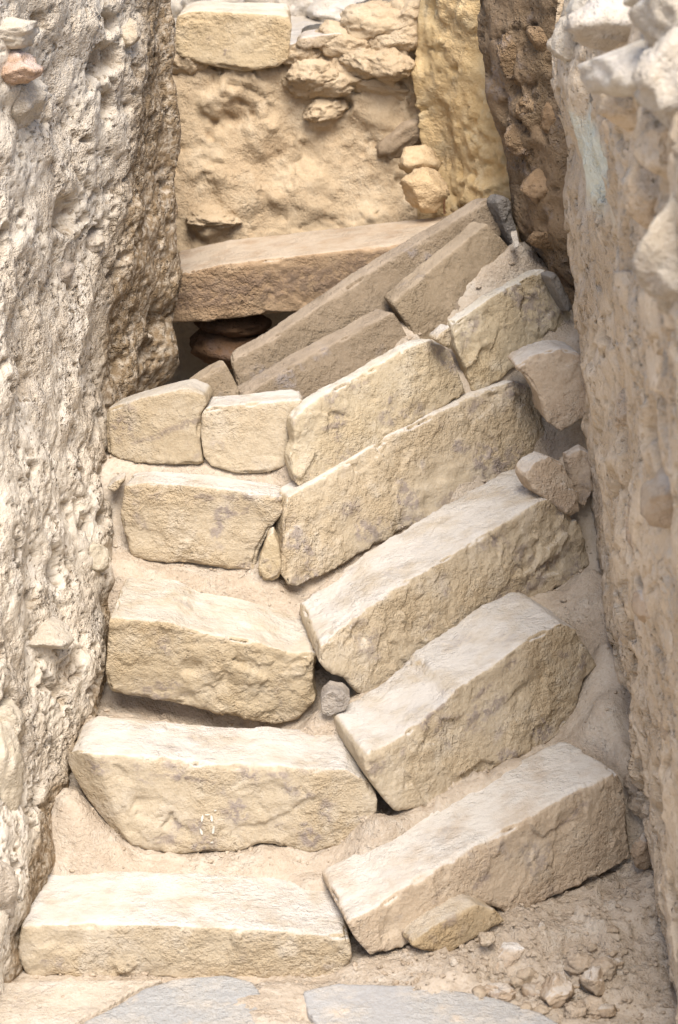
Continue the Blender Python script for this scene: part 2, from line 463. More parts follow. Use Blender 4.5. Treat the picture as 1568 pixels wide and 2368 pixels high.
# ================================================================== STEP STONES (left flight, from the bottom up)
def broken_corner(v, nn):
    x0 = U(262, 1850, .28)[0] - (v[:, 2]-.22)*.35
    cut = .275+(x0-v[:, 0])*.75
    m = (v[:, 0] < x0) & (v[:, 1] < cut)
    v[m, 1] += (cut[m]-v[m, 1])*.9; return v
S = 'step stones of the stair'
SOC = (UZ(105,2115,.1), UZ(195,2092,.1))
def socket(v, nn):
    m = (v[:, 0] > SOC[0][0]) & (v[:, 0] < SOC[1][0]) & (v[:, 1] > SOC[0][1]) & (v[:, 1] < SOC[1][1]) & (nn[:, 2] > .6)
    v[m, 2] -= .010; return v
def st(label, outline, anchor, **k):
    return stone('step_stone', label, 'step stone', outline, anchor, group=S, **k)
st('lowest long step with a small rectangular socket cut in its white tread',
   [(50,2142),(200,2138),(400,2140),(600,2150),(700,2158),(808,2165),(816,2225),(780,2268),(400,2266),(60,2262),(40,2205)],
   (420,2200,0.0), depth=0.22, rough=.8, bury=.008)
second_step = st('second step from the bottom, left side, marked with small dabs of white paint',
   [(152,1760),(185,1742),(281,1745),(371,1755),(451,1765),(521,1770),(641,1770),(722,1780),(800,1778),(850,1808),(874,1850),(870,1892),(840,1935),(800,1955),(720,1975),(650,1960),(600,1955),(560,1972),(420,1977),(300,1960),(250,1920),(200,1870),(165,1820),(150,1790)],
   (500,1850,.28), depth=0.195, rough=.85, gap=.006, post=broken_corner, smudges=((530,1875,.03,.012,0),(430,1800,.08,.008,-8),(640,1790,.04,.008,0),(380,1940,.04,.012,0)))
st('third step from the bottom on the left with rough pecked riser and overhanging lower edge',
   [(255,1425),(300,1432),(400,1440),(436,1459),(500,1469),(600,1486),(680,1512),(735,1510),(724,1570),(732,1620),(690,1668),(640,1680),(480,1645),(360,1622),(250,1604),(243,1560),(248,1480)],
   (500,1560,.55), depth=0.265, rough=1.5, gap=.05, lean=-6, tint=(.97,.95,.9))
st('fourth step on the left with a long chipped ledge and dark speckled stains',
   [(285,1122),(340,1115),(480,1125),(600,1142),(658,1150),(656,1185),(630,1220),(600,1275),(588,1322),(520,1318),(440,1308),(350,1302),(300,1290),(275,1200)],
   (450,1220,.82), depth=0.1, rough=.8, strata=.5, gap=.004, smudges=((560,1150,.05,.012,0),(550,1180,.04,.015,0),(470,1150,.03,.01,0),(570,1310,.03,.01,0)))
st('squat grey block tucked against the left wall foot',
   [(245,948),(330,920),(430,897),(470,915),(480,935),(462,960),(462,1030),(470,1080),(400,1078),(300,1070),(245,1060)],
   (400,1000,0.94), yaw=-8, lean=10, depth=0.1, tint=(.86,.84,.80), rough=.7, strata=.4, smudges=((420,985,.06,.010,20),(360,1010,.05,.008,20)))
st('upright square block between the grey block and the long slanted block',
   [(464,958),(482,941),(560,935),(690,925),(702,935),(677,975),(674,1060),(668,1078),(600,1098),(545,1095),(490,1080),(470,1060),(462,1000)],
   (560,1020,0.93), lean=8, depth=0.1, rough=.7)
# right flight, from the bottom up
st('lowest slanted slab on the right with a broad white tread and smooth riser',
   [(803,2140),(817,2126),(902,2080),(937,2051),(1002,2016),(1103,1955),(1208,1900),(1273,1860),(1383,1805),(1430,1785),(1446,1815),(1453,1890),(1463,1986),(1383,2031),(1308,2066),(1243,2101),(1183,2133),(1165,2105),(1102,2086),(1022,2126),(967,2166),(927,2196),(857,2214),(822,2175)],
   (820,2150,-.01), yaw=30, lean=6, depth=0.2, rough=.8, gap=.012, floor=.03, mat='stone_pink', tint=(1.05,1.05,1.03), smudges=((1330,1880,.05,.012,25),(1110,2040,.03,.01,25)), skew=.03, back=.92)
st('second slanted slab from the bottom on the right with layered riser and pointed lower corner',
   [(842,1752),(856,1738),(880,1732),(932,1700),(1032,1620),(1052,1594),(1132,1544),(1218,1479),(1300,1440),(1335,1455),(1385,1540),(1350,1580),(1330,1650),(1300,1700),(1253,1732),(1153,1775),(1062,1825),(1002,1862),(917,1880),(880,1835),(850,1795)],
   (877,1800,.27), yaw=36, lean=8, depth=0.215, rough=1.1, strata=1.0, gap=.008, smudges=((1180,1540,.04,.012,20),(870,1770,.03,.02,0),(1010,1640,.06,.008,25),(1120,1600,.05,.008,25)), skew=0.06, back=0.95)
st('third slanted slab from the bottom on the right with a violet grey stained lower band',
   [(742,1495),(782,1464),(907,1363),(992,1313),(1133,1228),(1248,1158),(1295,1145),(1313,1183),(1340,1215),(1372,1310),(1308,1358),(1183,1413),(1092,1469),(1017,1524),(947,1569),(870,1612),(845,1618),(820,1598),(795,1566),(762,1558),(738,1530)],
   (790,1510,.52), yaw=36, lean=8, depth=0.22, rough=1.5, gap=.004, smudges=((1250,1330,.13,.02,28),(1120,1420,.12,.018,28),(920,1570,.06,.018,25)), skew=0.085, back=0.95)
st('fourth slanted slab on the right, long and narrow with a dark gap beneath',
   [(656,1180),(665,1150),(900,1010),(1100,910),(1190,878),(1230,890),(1250,930),(1256,980),(1290,1010),(1240,1070),(1180,1110),(1100,1140),(1050,1170),(980,1210),(860,1270),(760,1325),(690,1358),(668,1355),(650,1330),(655,1250)],
   (660,1250,.79), yaw=34, lean=14, depth=0.07, rough=.9, strata=.6, gap=.05, smudges=((1100,940,.035,.018,25),(810,1175,.04,.02,10),(1040,1150,.05,.015,20),(1180,1050,.06,.02,20)))
st('large slanted block above the fourth slab, left of the open crack',
   [(700,945),(740,915),(830,870),(960,795),(1000,785),(1030,800),(1050,825),(1085,910),(1070,920),(900,1020),(730,1120),(700,1132),(682,1120),(668,1060),(682,1030),(676,975)],
   (680,1050,0.87), yaw=34, lean=12, depth=0.045, rough=.9, tint=(1,1,.97), smudges=((830,890,.035,.008,10),(770,985,.05,.008,0)))
st('large slanted block right of the open crack, near the right wall',
   [(1048,770),(1050,745),(1130,690),(1250,622),(1264,620),(1277,640),(1302,690),(1332,740),(1290,790),(1200,850),(1180,865),(1110,910),(1097,912),(1077,850),(1057,815)],
   (680,1060,0.875), yaw=34, lean=12, depth=0.045, rough=1.2, tint=(1,1,.96))
# upper broken slabs, dusty brown, with their shade darkened into the colour
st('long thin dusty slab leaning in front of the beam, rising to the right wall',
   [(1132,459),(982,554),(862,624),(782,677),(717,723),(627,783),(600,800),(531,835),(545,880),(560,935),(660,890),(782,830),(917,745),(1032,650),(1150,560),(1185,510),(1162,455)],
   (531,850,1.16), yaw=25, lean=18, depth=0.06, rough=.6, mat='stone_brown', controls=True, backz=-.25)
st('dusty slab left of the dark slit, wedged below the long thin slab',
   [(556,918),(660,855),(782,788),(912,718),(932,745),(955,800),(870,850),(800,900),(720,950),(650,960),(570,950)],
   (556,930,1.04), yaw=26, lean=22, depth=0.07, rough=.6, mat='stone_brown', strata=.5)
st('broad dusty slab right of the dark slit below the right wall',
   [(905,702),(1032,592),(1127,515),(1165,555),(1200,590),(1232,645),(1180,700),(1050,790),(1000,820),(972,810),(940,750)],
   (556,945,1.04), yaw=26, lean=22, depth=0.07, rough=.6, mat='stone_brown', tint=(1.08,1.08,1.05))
stone('stone_beam', 'straight stone beam spanning the top of the stair below the back wall', 'beam',
   [(375,640),(491,617),(506,612),(587,603),(702,590),(786,580),(947,562),(1110,545),(1120,670),(960,695),(717,721),(592,731),(451,746),(375,752)],
   (450,700,1.51), lean=-6, depth=.26, mat='stone_pink', rough=.6, smudges=((560,670,.16,.05,4),(720,650,.16,.05,4),(880,620,.14,.05,4),(450,690,.1,.04,4)), tint=(.84,.74,.62), controls=False, sm=2, chip=.6, wave=.4)  # wide dark ovals put the shade of the beam front into its colour
# ================================================================== SMALL STONES wedged between the steps
def wedge(label, outline, anchor, name='rubble_stone', cat='stone', **k):
    k.setdefault('controls', False); k.setdefault('vox', .004); k.setdefault('depth', .06); k.setdefault('sm', 4)
    return stone(name, label, cat, outline, anchor, **k)
wedge('small upright wedge stone between the fourth left step and the long slanted slab',
      [(598,1345),(597,1300),(618,1242),(632,1232),(645,1262),(650,1300),(652,1338),(622,1350)], (620,1300,.765), tint=(1,.97,.88))
wedge('grey schist stone in the hollow right of the third left step',
      [(738,1618),(760,1595),(795,1600),(815,1618),(800,1645),(760,1660),(742,1650)], (760,1640,.44), mat='grey', tint=(1.55,1.5,1.45))
wedge('flat oval block wedged under the lowest slanted slab',
      [(967,2168),(1022,2130),(1100,2091),(1148,2106),(1172,2132),(1110,2165),(1060,2192),(1040,2208),(980,2203),(950,2190)], (1000,2170,.012), yaw=28, lean=6, depth=.1, rough=.8, tint=(.86,.80,.70))
wedge('thin flake standing in the crack between the two large slanted blocks',
      [(1006,786),(1022,770),(1044,752),(1050,770),(1046,812),(1036,806)], (1040,780,1.08), yaw=30, depth=.04)
wedge('lumpy pink stone capping the right end of the fourth slanted slab',
      [(1190,850),(1230,820),(1290,805),(1340,815),(1372,870),(1370,960),(1300,1000),(1262,975),(1248,925),(1220,880)], (1260,900,1.09), yaw=10, lean=15, mat='stone_pink', rough=1.8, depth=.10)
wedge('rounded pink stone above the right end of the third slanted slab',
      [(1215,1100),(1235,1070),(1268,1052),(1305,1070),(1330,1120),(1345,1185),(1318,1195),(1285,1170),(1240,1140)], (1270,1100,.90), yaw=30, lean=18, mat='stone_pink', depth=.06)
wedge('small cracked stone against the right wall above the third slanted slab',
      [(1300,1060),(1340,1035),(1372,1055),(1376,1130),(1350,1180),(1325,1150)], (1340,1100,.95), lean=10, mat='stone_pink', depth=.05)
wedge('thin grey slab on edge beside the right wall at the top block',
      [(1272,640),(1290,632),(1310,668),(1328,712),(1318,730),(1298,690)], (1300,680,1.29), yaw=30, mat='grey', depth=.05)
wedge('small pale tile fragment lying on the dark rubble at the slab top',
      [(1178,536),(1198,532),(1204,574),(1188,580)], (1190,555,1.40), lean=25, mat='white', depth=.02, rough=.3, vox=.0025)
wedge('dark stone at the top end of the long thin slab',
      [(1150,470),(1165,452),(1185,462),(1190,500),(1212,590),(1195,600),(1172,540)], (1170,520,1.50), yaw=30, mat='grey', depth=.06)
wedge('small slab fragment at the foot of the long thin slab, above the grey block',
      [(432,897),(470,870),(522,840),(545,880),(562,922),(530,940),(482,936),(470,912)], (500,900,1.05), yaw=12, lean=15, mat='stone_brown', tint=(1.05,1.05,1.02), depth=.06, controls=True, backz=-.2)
wedge('thin flake of stone sticking out at the left end of the fourth left step',
      [(246,1130),(268,1112),(292,1104),(284,1122),(262,1142)], (270,1120,.85), depth=.05, vox=.003)
wedge('rough lump of rubble under the middle of the lowest slanted slab',
      [(1130,2180),(1150,2140),(1200,2118),(1260,2125),(1290,2150),(1240,2180),(1180,2195)], (1200,2160,.13), yaw=25, lean=25, mat='stone_pink', rough=2., depth=.07)
wedge('rough stone bedded in earth under the right end of the lowest slanted slab',
      [(1290,2120),(1310,2070),(1380,2045),(1440,2030),(1450,2070),(1400,2110),(1340,2140)], (1360,2090,.26), yaw=25, lean=25, mat='stone_pink', rough=2., depth=.07)
wedge('pale pointed shard leaning on the earth below the lowest slanted slab',
      [(1108,2268),(1130,2230),(1165,2188),(1216,2194),(1200,2228),(1170,2262),(1140,2272)], (1150,2240,-.01), lean=35, mat='stone_pink', rough=.4, depth=.03, vox=.003, tint=(1.1,1.1,1.1))
# ================================================================== WALLS
LW = [(-120,398,1.44,335,1.30,170,1.0,.70),(150,390,1.44,335,1.28,170,.98,.65),(350,412,1.44,318,1.25,160,.95,.62),(500,416,1.44,295,1.2,150,.9,.6),
      (700,408,1.44,264,1.15,140,.85,.52),(840,396,1.42,256,1.12,135,.8,.48),(930,350,1.38,252,1.08,130,.75,.45),(1100,320,1.4,250,.95,130,.65,.38),(1300,320,1.2,258,.82,130,.55,.3),
      (1500,310,.95,246,.60,125,.42,.2),(1650,290,.8,205,.48,110,.33,.13),(1800,220,.6,132,.32,70,.2,.05),(2000,180,.4,85,.10,45,.03,-.05),
      (2200,120,.2,36,-.02,18,-.08,-.13),(2400,80,.1,10,-.14,0,-.17,-.2)]
rows = []
for py,sp,sy,cp,cy,mp,my,zy in LW:
    a = U(sp,py,sy); b = U(cp,py,cy); c = U(mp,py,my); d = U(0 if mp > 0 else -10,py,zy)
    rows.append([a+np.array([-.30,.30,0]), a, (a*.6+b*.4), b, c, d, d+np.array([-.2,-.30,0]), d+np.array([-.7,-.5,0])])
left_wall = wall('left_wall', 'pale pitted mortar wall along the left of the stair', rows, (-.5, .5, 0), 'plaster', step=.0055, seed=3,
     lump=.05, mid=.020, fine=.003, pits=((13,.020,.17),(30,.010,.28),(70,.006,.42)), bare_shade=(.33,.40,1.0),
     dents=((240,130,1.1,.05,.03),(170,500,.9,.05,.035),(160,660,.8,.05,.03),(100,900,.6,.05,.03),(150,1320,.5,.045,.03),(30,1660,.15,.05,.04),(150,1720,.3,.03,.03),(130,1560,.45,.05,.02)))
RW = [(-60,1310,1.10,1420,.3,-.3),(60,1285,.98,1420,.15,-.5),(200,1278,.92,1420,.1,-.55),(330,1310,1.0,1430,.1,-.6),(500,1318,1.05,1440,.1,-.6),(650,1340,1.1,1450,.1,-.6),
      (800,1350,1.1,1455,.1,-.6),(950,1358,1.05,1460,.1,-.55),(1150,1372,.95,1465,.1,-.5),(1350,1392,.8,1475,.1,-.45),(1550,1428,.6,1495,.1,-.35),
      (1750,1490,.4,1525,.05,-.25),(1900,1508,.25,1540,0,-.2),(2050,1514,.15,1545,-.05,-.2),(2250,1535,.0,1555,-.12,-.25),(2420,1555,-.1,1565,-.2,-.3)]
rows = []
for py,ep,ey,mp,my,ny in RW:
    a = U(ep,py,ey); b = U(mp,py,my); c = U(1568,py,ny)
    rows.append([a+np.array([.30,.12,0]), a+np.array([.03,.05,0]), a, b, c, c+np.array([.08,-.5,0]), c+np.array([.5,-1.0,0])])
right_wall = wall('right_wall', 'beige earthen rubble wall along the right of the stair, blurred towards the viewer', rows, (.5, .2, 0), 'conglomerate', step=.007, seed=21,
     lump=.05, mid=.022, pits=((11,.028,.32),(26,.016,.42),(60,.008,.42)), streak=.65, patches=((1350,420,.5,.035,.13),(1385,330,.4,.03,.08)),
     dents=((1450,1620,.45,.06,.11),(1500,1840,.25,.04,.03)))
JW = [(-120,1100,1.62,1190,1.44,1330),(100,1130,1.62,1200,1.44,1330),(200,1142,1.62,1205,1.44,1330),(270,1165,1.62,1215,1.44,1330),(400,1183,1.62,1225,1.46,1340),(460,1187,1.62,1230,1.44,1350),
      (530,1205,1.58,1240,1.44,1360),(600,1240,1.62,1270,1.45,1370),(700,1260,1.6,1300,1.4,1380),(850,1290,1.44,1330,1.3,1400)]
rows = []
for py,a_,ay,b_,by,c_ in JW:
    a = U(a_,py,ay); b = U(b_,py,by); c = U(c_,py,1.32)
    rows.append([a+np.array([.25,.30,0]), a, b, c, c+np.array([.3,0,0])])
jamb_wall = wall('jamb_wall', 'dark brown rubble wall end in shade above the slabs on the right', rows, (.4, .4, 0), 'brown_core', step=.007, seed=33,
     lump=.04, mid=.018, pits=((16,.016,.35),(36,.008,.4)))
BT = [(340,125),(480,140),(600,160),(670,150),(700,112),(800,92),(835,45),(930,18),(1010,0)]
rows = []
for k, f in enumerate((-.0, .25, .5, .75, 1.0)):
    rows.append([U(x, t+(660-t)*f, 2.04-.10*f) for x, t in BT])
rows = [[p+np.array([0,.25,-.03]) for p in rows[0]]]+rows
back_wall = wall('back_wall', 'tan mud plastered rubble wall closing the stair at the back', rows, (0, .3, 0), 'mud', step=.007, seed=45, lump=.022, mid=.010,
     pits=((14,.012,.06),(40,.006,.12)), fine=.013,
     dents=((760,210,2.0,.09,-.02),(730,185,2.0,.05,-.03),(850,225,2.0,.10,-.02),(520,238,2.0,.06,-.022),(610,320,2.0,.07,-.02),(745,272,2.0,.05,-.025),(480,515,2.0,.07,-.03),(430,130,2.0,.05,-.03),
            (560,440,2.0,.08,-.018),(700,440,2.0,.09,-.015),(900,110,2.0,.09,-.035),(960,60,2.0,.07,-.03),(810,140,2.0,.07,-.03),(540,262,2.0,.05,.015),(800,240,2.0,.03,.03),(450,535,2.0,.04,.03),(640,345,2.0,.04,.012)))
GT = [(960,-60,1.97),(1000,-60,1.91),(1080,-60,1.82),(1150,-60,1.76),(1240,-60,1.72)]
rows = []
for k, f in enumerate((0, .25, .5, .75, 1.0)):
    rows.append([U(x+ (12 if i < 2 else 0)*math.sin(f*3), t+(600-t)*f, y-.03*f) for i,(x, t, y) in enumerate(GT)])
side_wall = wall('side_wall', 'golden ochre plastered wall at the back right corner', rows, (.4, .4, 0), 'ochre', step=.007, seed=57, lump=.05, mid=.022,
     pits=((18,.008,.05),(45,.005,.1)), fine=.011)
# ================================================================== TERRACE beyond the back wall
tx = np.arange(-2.5, 2.51, .05); ty = np.arange(2.3, 9.01, .05)
TX, TY = np.meshgrid(tx, ty); tp = np.stack([TX.ravel(), TY.ravel(), np.zeros(TX.size)], 1)
tz = 1.385+.04*fbm(tp*1.5, 3, 5)+.02*fbm(tp*6, 3, 6); tp[:, 2] = tz
ii = np.arange(TX.size).reshape(TX.shape)
me = bpy.data.meshes.new('terrace'); nb = TX.size
edge = np.concatenate([ii[0, :], ii[1:, -1], ii[-1, -2::-1], ii[-2:0:-1, 0]]); low = tp[edge].copy(); low[:, 2] = -.2
bi = nb+np.arange(len(edge))
me.from_pydata(np.concatenate([tp, low]).tolist(), [], np.stack([ii[:-1, :-1], ii[:-1, 1:], ii[1:, 1:], ii[1:, :-1]], -1).reshape(-1, 4).tolist()
               + np.stack([edge, bi, np.roll(bi, -1), np.roll(edge, -1)], -1).tolist())
terrace = link('terrace', me, 'white'); terrace['kind'] = 'structure'
stone('ashlar_block', 'big squared cream block lying on top of the back wall', 'stone block',
      [(402,55),(408,35),(440,24),(560,30),(668,34),(676,60),(668,138),(642,158),(560,166),(480,150),(404,128)], (540,100,1.99), depth=.22, controls=False, rough=.9, tint=(1.06,1.0,.88), lean=4)
stone('flat_slab', 'thin flat slab lying beside the squared block on the back wall', 'stone slab',
      [(682,104),(700,88),(790,76),(797,86),(742,110),(702,114)], (740,100,1.98), depth=.12, controls=False, vox=.004, tint=(.95,.9,.85))
random.seed(4)
RB = [(500,-5,.16,.10,2.75),(580,8,.20,.10,3.0),(640,15,.13,.09,3.05),(690,22,.15,.10,2.95),(735,12,.13,.12,3.2),(660,-18,.18,.12,3.5),(720,-15,.15,.12,3.6),(790,30,.2,.08,2.9),(560,-20,.2,.12,3.5),(450,10,.2,.1,2.9),(800,-10,.22,.12,3.7),(860,5,.18,.1,3.0)]
HOW = ['leftmost behind the squared block','wide and low, right behind the squared block','small and round, right of the wide one','above the flat slab','round, right of the one above the flat slab','far back above the squared block end','far back above the flat slab','low and flat beside the rubble top of the wall','far back, hardly in view','behind the left end of the squared block','brown and farthest back','by the right end of the back wall top']
for i, (px, py, wd, ht, y) in enumerate(RB):
    p = U(px, py, y)
    boulder('rubble_stone', 'chalky terrace stone '+HOW[i], 'stone', (p[0], y, p[2]-ht*.6), (wd, wd*.8, ht), mat='grey' if i == 10 else 'white', seed=200+i, group='rubble on the terrace', rot=(0, 0, i*37), angular=.3)
# rocks lying on the beam against the back wall
p = U(985, 470, 1.72)
boulder('rock', 'pointed ochre rock leaning on the beam in the back right corner, the lower of two', 'rock', (p[0], 1.72, U(985,494,1.70)[2]), (.12,.10,.085), mat='mud', seed=311, tint=(1.2,1.15,1.05), angular=.8, rot=(0,0,30))
p = U(968, 412, 1.78)
boulder('rock', 'rounded ochre rock perched behind the pointed one in the back right corner', 'rock', (p[0], 1.80, p[2]-.01), (.085,.08,.065), mat='mud', seed=317, tint=(1.1,1.05,.95), angular=.4)
p = hit(back_wall, 935, 335)
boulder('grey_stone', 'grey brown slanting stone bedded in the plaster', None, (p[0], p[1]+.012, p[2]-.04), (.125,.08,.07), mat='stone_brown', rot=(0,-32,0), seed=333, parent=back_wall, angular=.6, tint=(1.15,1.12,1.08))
for k, (px, py, wd, ht) in enumerate(((755,212,.14,.075),(712,185,.09,.06),(690,140,.08,.06),(860,222,.15,.06),(800,120,.12,.08),(870,70,.12,.08),(930,110,.13,.07),(960,45,.10,.07),(985,75,.07,.1),(900,165,.10,.06),(748,268,.08,.05),(840,160,.08,.06),(430,150,.08,.07),(490,520,.10,.035))):
    p = hit(back_wall, px, py)
    boulder('stone', None, None, (p[0], p[1]+.036, p[2]-ht/2), (wd*1.2, .09, ht*1.1), mat='mud', rot=(0, random.uniform(-18, 18), random.uniform(-20, 20)), seed=340+k, parent=back_wall, angular=.4, tint=(1.0,1.0,1.0), rough=1.4, sub=5)
# stones built into the side walls
for k, (px, py, wd, ht, mt, tn) in enumerate(((35,165,.13,.055,'stone_pink',(1.0,.88,.85)),(30,95,.14,.05,'white',(.95,.93,.9)),(25,1790,.11,.17,'white',(1,.97,.9)),(10,1690,.10,.08,'white',(.95,.92,.85)),
        (10,2070,.08,.13,'white',(.95,.93,.92)),(300,90,.07,.05,'white',(.95,.9,.82)),(160,640,.06,.04,'grey',(1.6,1.5,1.4)),(210,560,.1,.06,'white',(1,.97,.93)),(60,240,.12,.09,'white',(1,1,1)),(115,1480,.11,.05,'white',(.95,.93,.9)),(230,1300,.07,.06,'white',(.9,.87,.8)))):
    p = hit(left_wall, px, py)
    boulder('red_stone' if k == 0 else 'stone', 'reddish stone showing in the plaster near the top' if k == 0 else None, None, (p[0]-.012, p[1]+.012, p[2]-ht/2), (wd*.8, wd, ht), mat=mt, rot=(0, 0, 45), seed=400+k, parent=left_wall, angular=.7, tint=tn, rough=1.2)
for k, (px, py, wd, ht, mt, tn) in enumerate(((1410,70,.16,.085,'white',(1.08,1.08,1.1)),(1310,130,.09,.075,'white',(1,.97,.93)),(1370,225,.07,.06,'grey',(1,1,1)),(1470,165,.17,.06,'white',(1.05,1.05,1.06)),(1545,220,.12,.11,'white',(1.05,1.05,1.05)),
        (1540,60,.13,.09,'white',(1,1,1)),(1540,620,.12,.14,'white',(.95,.93,.9)),(1305,480,.04,.09,'white',(.85,.82,.8)),(1540,1150,.1,.1,'stone_pink',(1,1,1)),(1350,30,.10,.06,'white',(1,1,1)),(1500,10,.12,.06,'white',(1,1,1)),(1450,260,.12,.08,'conglomerate',(1,.97,.93)),(1530,330,.12,.1,'conglomerate',(1.05,1.05,1.05)),(1400,330,.06,.06,'conglomerate',(.95,.9,.85)),(1490,460,.1,.09,'conglomerate',(1.05,1.03,1)),(1440,700,.08,.08,'conglomerate',(1,1,1)),(1520,850,.09,.1,'conglomerate',(1.05,1.05,1.05)),(1430,980,.06,.06,'conglomerate',(.95,.92,.9)),(1500,1300,.08,.1,'conglomerate',(1,1,1)),(1450,1250,.06,.08,'stone_pink',(1.05,1.02,1)),(1545,1500,.08,.09,'conglomerate',(1,1,1)),(1530,1700,.06,.07,'stone_pink',(1,1,1)),(1545,1950,.06,.07,'conglomerate',(.95,.95,.95)),(1480,1420,.07,.05,'stone_pink',(1,.95,.9)))):
    p = hit(right_wall, px, py)
    boulder('capstone' if py < 230 and mt == 'white' else ('grey_stone' if mt == 'grey' else 'stone'), 'pale blurred stone on top of the wall' if py < 230 and mt == 'white' else None, None, (p[0]+.03, p[1]+.02, p[2]-ht/2*1.25), (wd*1.05, wd*1.35, ht*1.3), mat=mt, rot=(0, random.uniform(-12, 12), -20), seed=450+k, parent=right_wall, angular=.7, tint=tn, rough=1.1)
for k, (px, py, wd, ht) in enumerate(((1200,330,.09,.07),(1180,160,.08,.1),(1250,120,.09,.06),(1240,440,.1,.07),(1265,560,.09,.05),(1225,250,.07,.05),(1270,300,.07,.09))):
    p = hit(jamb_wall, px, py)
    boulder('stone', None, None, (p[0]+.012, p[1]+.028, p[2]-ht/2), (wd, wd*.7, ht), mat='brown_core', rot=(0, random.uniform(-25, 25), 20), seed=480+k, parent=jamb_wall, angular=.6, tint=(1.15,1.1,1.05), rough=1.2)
# iron pin and twig at the back
def rod(name, label, cat, a, b, rad, mat):
    a, b = Vector(a), Vector(b); d = b-a
    bm = bmesh.new(); bmesh.ops.create_cone(bm, cap_ends=True, segments=10, radius1=rad, radius2=rad*.8, depth=d.length)
    bmesh.ops.subdivide_edges(bm, edges=[e for e in bm.edges if abs((e.verts[0].co-e.verts[1].co).z) > d.length*.5], cuts=5)
    for v in bm.verts: v.co.x += .0015*math.sin(v.co.z*90); v.co.y += .001*math.sin(v.co.z*140+1)
    me = bpy.data.meshes.new(name); bm.to_mesh(me); bm.free()
    o = link(name, me, mat); o.location = (a+b)/2; o.rotation_euler = d.to_track_quat('Z', 'Y').to_euler()
    return tag(o, label, cat)
p = U(1027, 494, 1.64)
rod('iron_pin', 'thin rusty iron pin standing on the beam in front of the rocks', 'pin', p, p+np.array([.001,0,.036]), .0028, 'rust')
rod('twig', 'thin dry twig sticking out of the back wall near the corner', 'twig', hit(back_wall,945,212)+np.array([0,-.004,0]), hit(back_wall,985,228)+np.array([0,-.03,0]), .0022, 'mud')
# ================================================================== EARTH between the stones
def extra(px, py, y, wt=1.0): 
    p = U(px, py, y); CONTROLS.append((p[0], p[1], p[2], wt))
for px in (-60, 100, 300, 500, 700, 900): CONTROLS.append((U(px,2280,-.1)[0], -.06, .012, 1)); CONTROLS.append((U(px,2280,-.1)[0], -.2, .004, 1))
for yy in (-.08, -.14, -.2, -.26): CONTROLS.append((U(650,2320,-.12)[0]+(-.14-yy)*.15, yy, .024, 4))
for px in (1000, 1120, 1200): CONTROLS.append((U(px,2340,-.15)[0], -.17, .012, 2)); CONTROLS.append((U(px,2340,-.15)[0], -.28, .006, 2))
for x in np.linspace(-.8, .8, 12):
    for y in (-.35, -.5, -.7): CONTROLS.append((x, y, -.005, 1))
for px, py, y, z in ((880,1845,.33,.14),(890,1870,.31,.12),(745,1545,.56,.28),(655,1240,.84,.46),(650,1215,.86,.46),(960,800,1.12,.55),(935,760,1.16,.55),(1060,830,1.06,.62),(1085,900,1.04,.62),(830,1285,.845,.44),(880,1262,.87,.45),(930,1240,.90,.46),(980,1215,.925,.48),(900,1262,.86,.45),(860,1280,.85,.44),(1150,1760,.50,.26),(1210,1745,.53,.28),(765,1590,.52,.22),(770,1600,.55,.22),(640,1290,.84,.42),(1210,1090,.86,.50)):
    p = U(px, py, y); CONTROLS.append((p[0], p[1], z, 4))
for px, py, y in ((1560,2150,.12),(1580,2300,-.02),(1540,2050,.2),(1300,2250,.02),(1450,2200,.05),(1500,2080,.15),(1400,2150,.10),(1550,2250,.0),(1200,2300,-.05),(1350,2330,-.1),(1500,2350,-.12),(1250,2170,.05),
                  (1420,1700,.42),(1400,1480,.64),(1390,1600,.52),(1460,1760,.38),(1340,1110,.98),(1350,1250,.86),(1310,1020,1.06),(1360,1380,.78),(1320,700,1.36),(1280,640,1.45),(1230,600,1.55),(1340,800,1.25)):
    extra(px, py, y, 1.5)
for x in (-.45, -.3, -.15, 0, .15):
    for y in (1.38, 1.5, 1.65, 1.8, 2.0): CONTROLS.append((x, y, .48, 1.5))
C = np.array(CONTROLS)
gx = np.arange(-.85, .86, .0065); gy = np.arange(-.75, 2.15, .0065)
X, Y = np.meshgrid(gx, gy); XY = np.stack([X.ravel(), Y.ravel()], 1)
Z = np.empty(len(XY))
for s in range(0, len(XY), 20000):
    d2 = ((XY[s:s+20000, None, :]-C[None, :, :2])**2).sum(2)+1e-5
    wgt = C[:, 3]/d2**1.9
    Z[s:s+20000] = (wgt*C[:, 2]).sum(1)/wgt.sum(1)
Z = blur(Z.reshape(X.shape)[..., None], 22)[..., 0].ravel()
P3 = np.stack([XY[:, 0], XY[:, 1], Z], 1)
Z += .007*fbm(P3*7, 3, 91)+.0065*fbm(P3*22, 3, 92)+.0022*ridged(P3*55, 2, 93)+.0025*facets(P3*60, 97)+.0035*facets((P3+.008*perlin(P3*30, 4)[:, None])*24, 94)
bank = sstep(.10, .22, P3[:, 0])*sstep(-.16, -.08, P3[:, 1])*(1-sstep(.35, .5, P3[:, 1]))
Z += bank*(.016*facets((P3+.01*perlin(P3*20, 3)[:, None])*15, 98)+.006*facets(P3*34, 99)+.014)
fl, fr = worley(P3*38, 95); Z += .007*(1-sstep(.12, .38, fl))*(fr > .72)
fl, fr = worley(P3*85, 96); Z += .0035*(1-sstep(.12, .4, fl))*(fr > .6)
P3[:, 2] = Z
r, c = X.shape; idx = np.arange(r*c).reshape(r, c)
quads = np.stack([idx[:-1, :-1], idx[:-1, 1:], idx[1:, 1:], idx[1:, :-1]], -1).reshape(-1, 4)
me = bpy.data.meshes.new('earth_fill'); me.from_pydata(P3.tolist(), [], quads.tolist())
me.polygons.foreach_set('use_smooth', np.ones(len(me.polygons), bool))
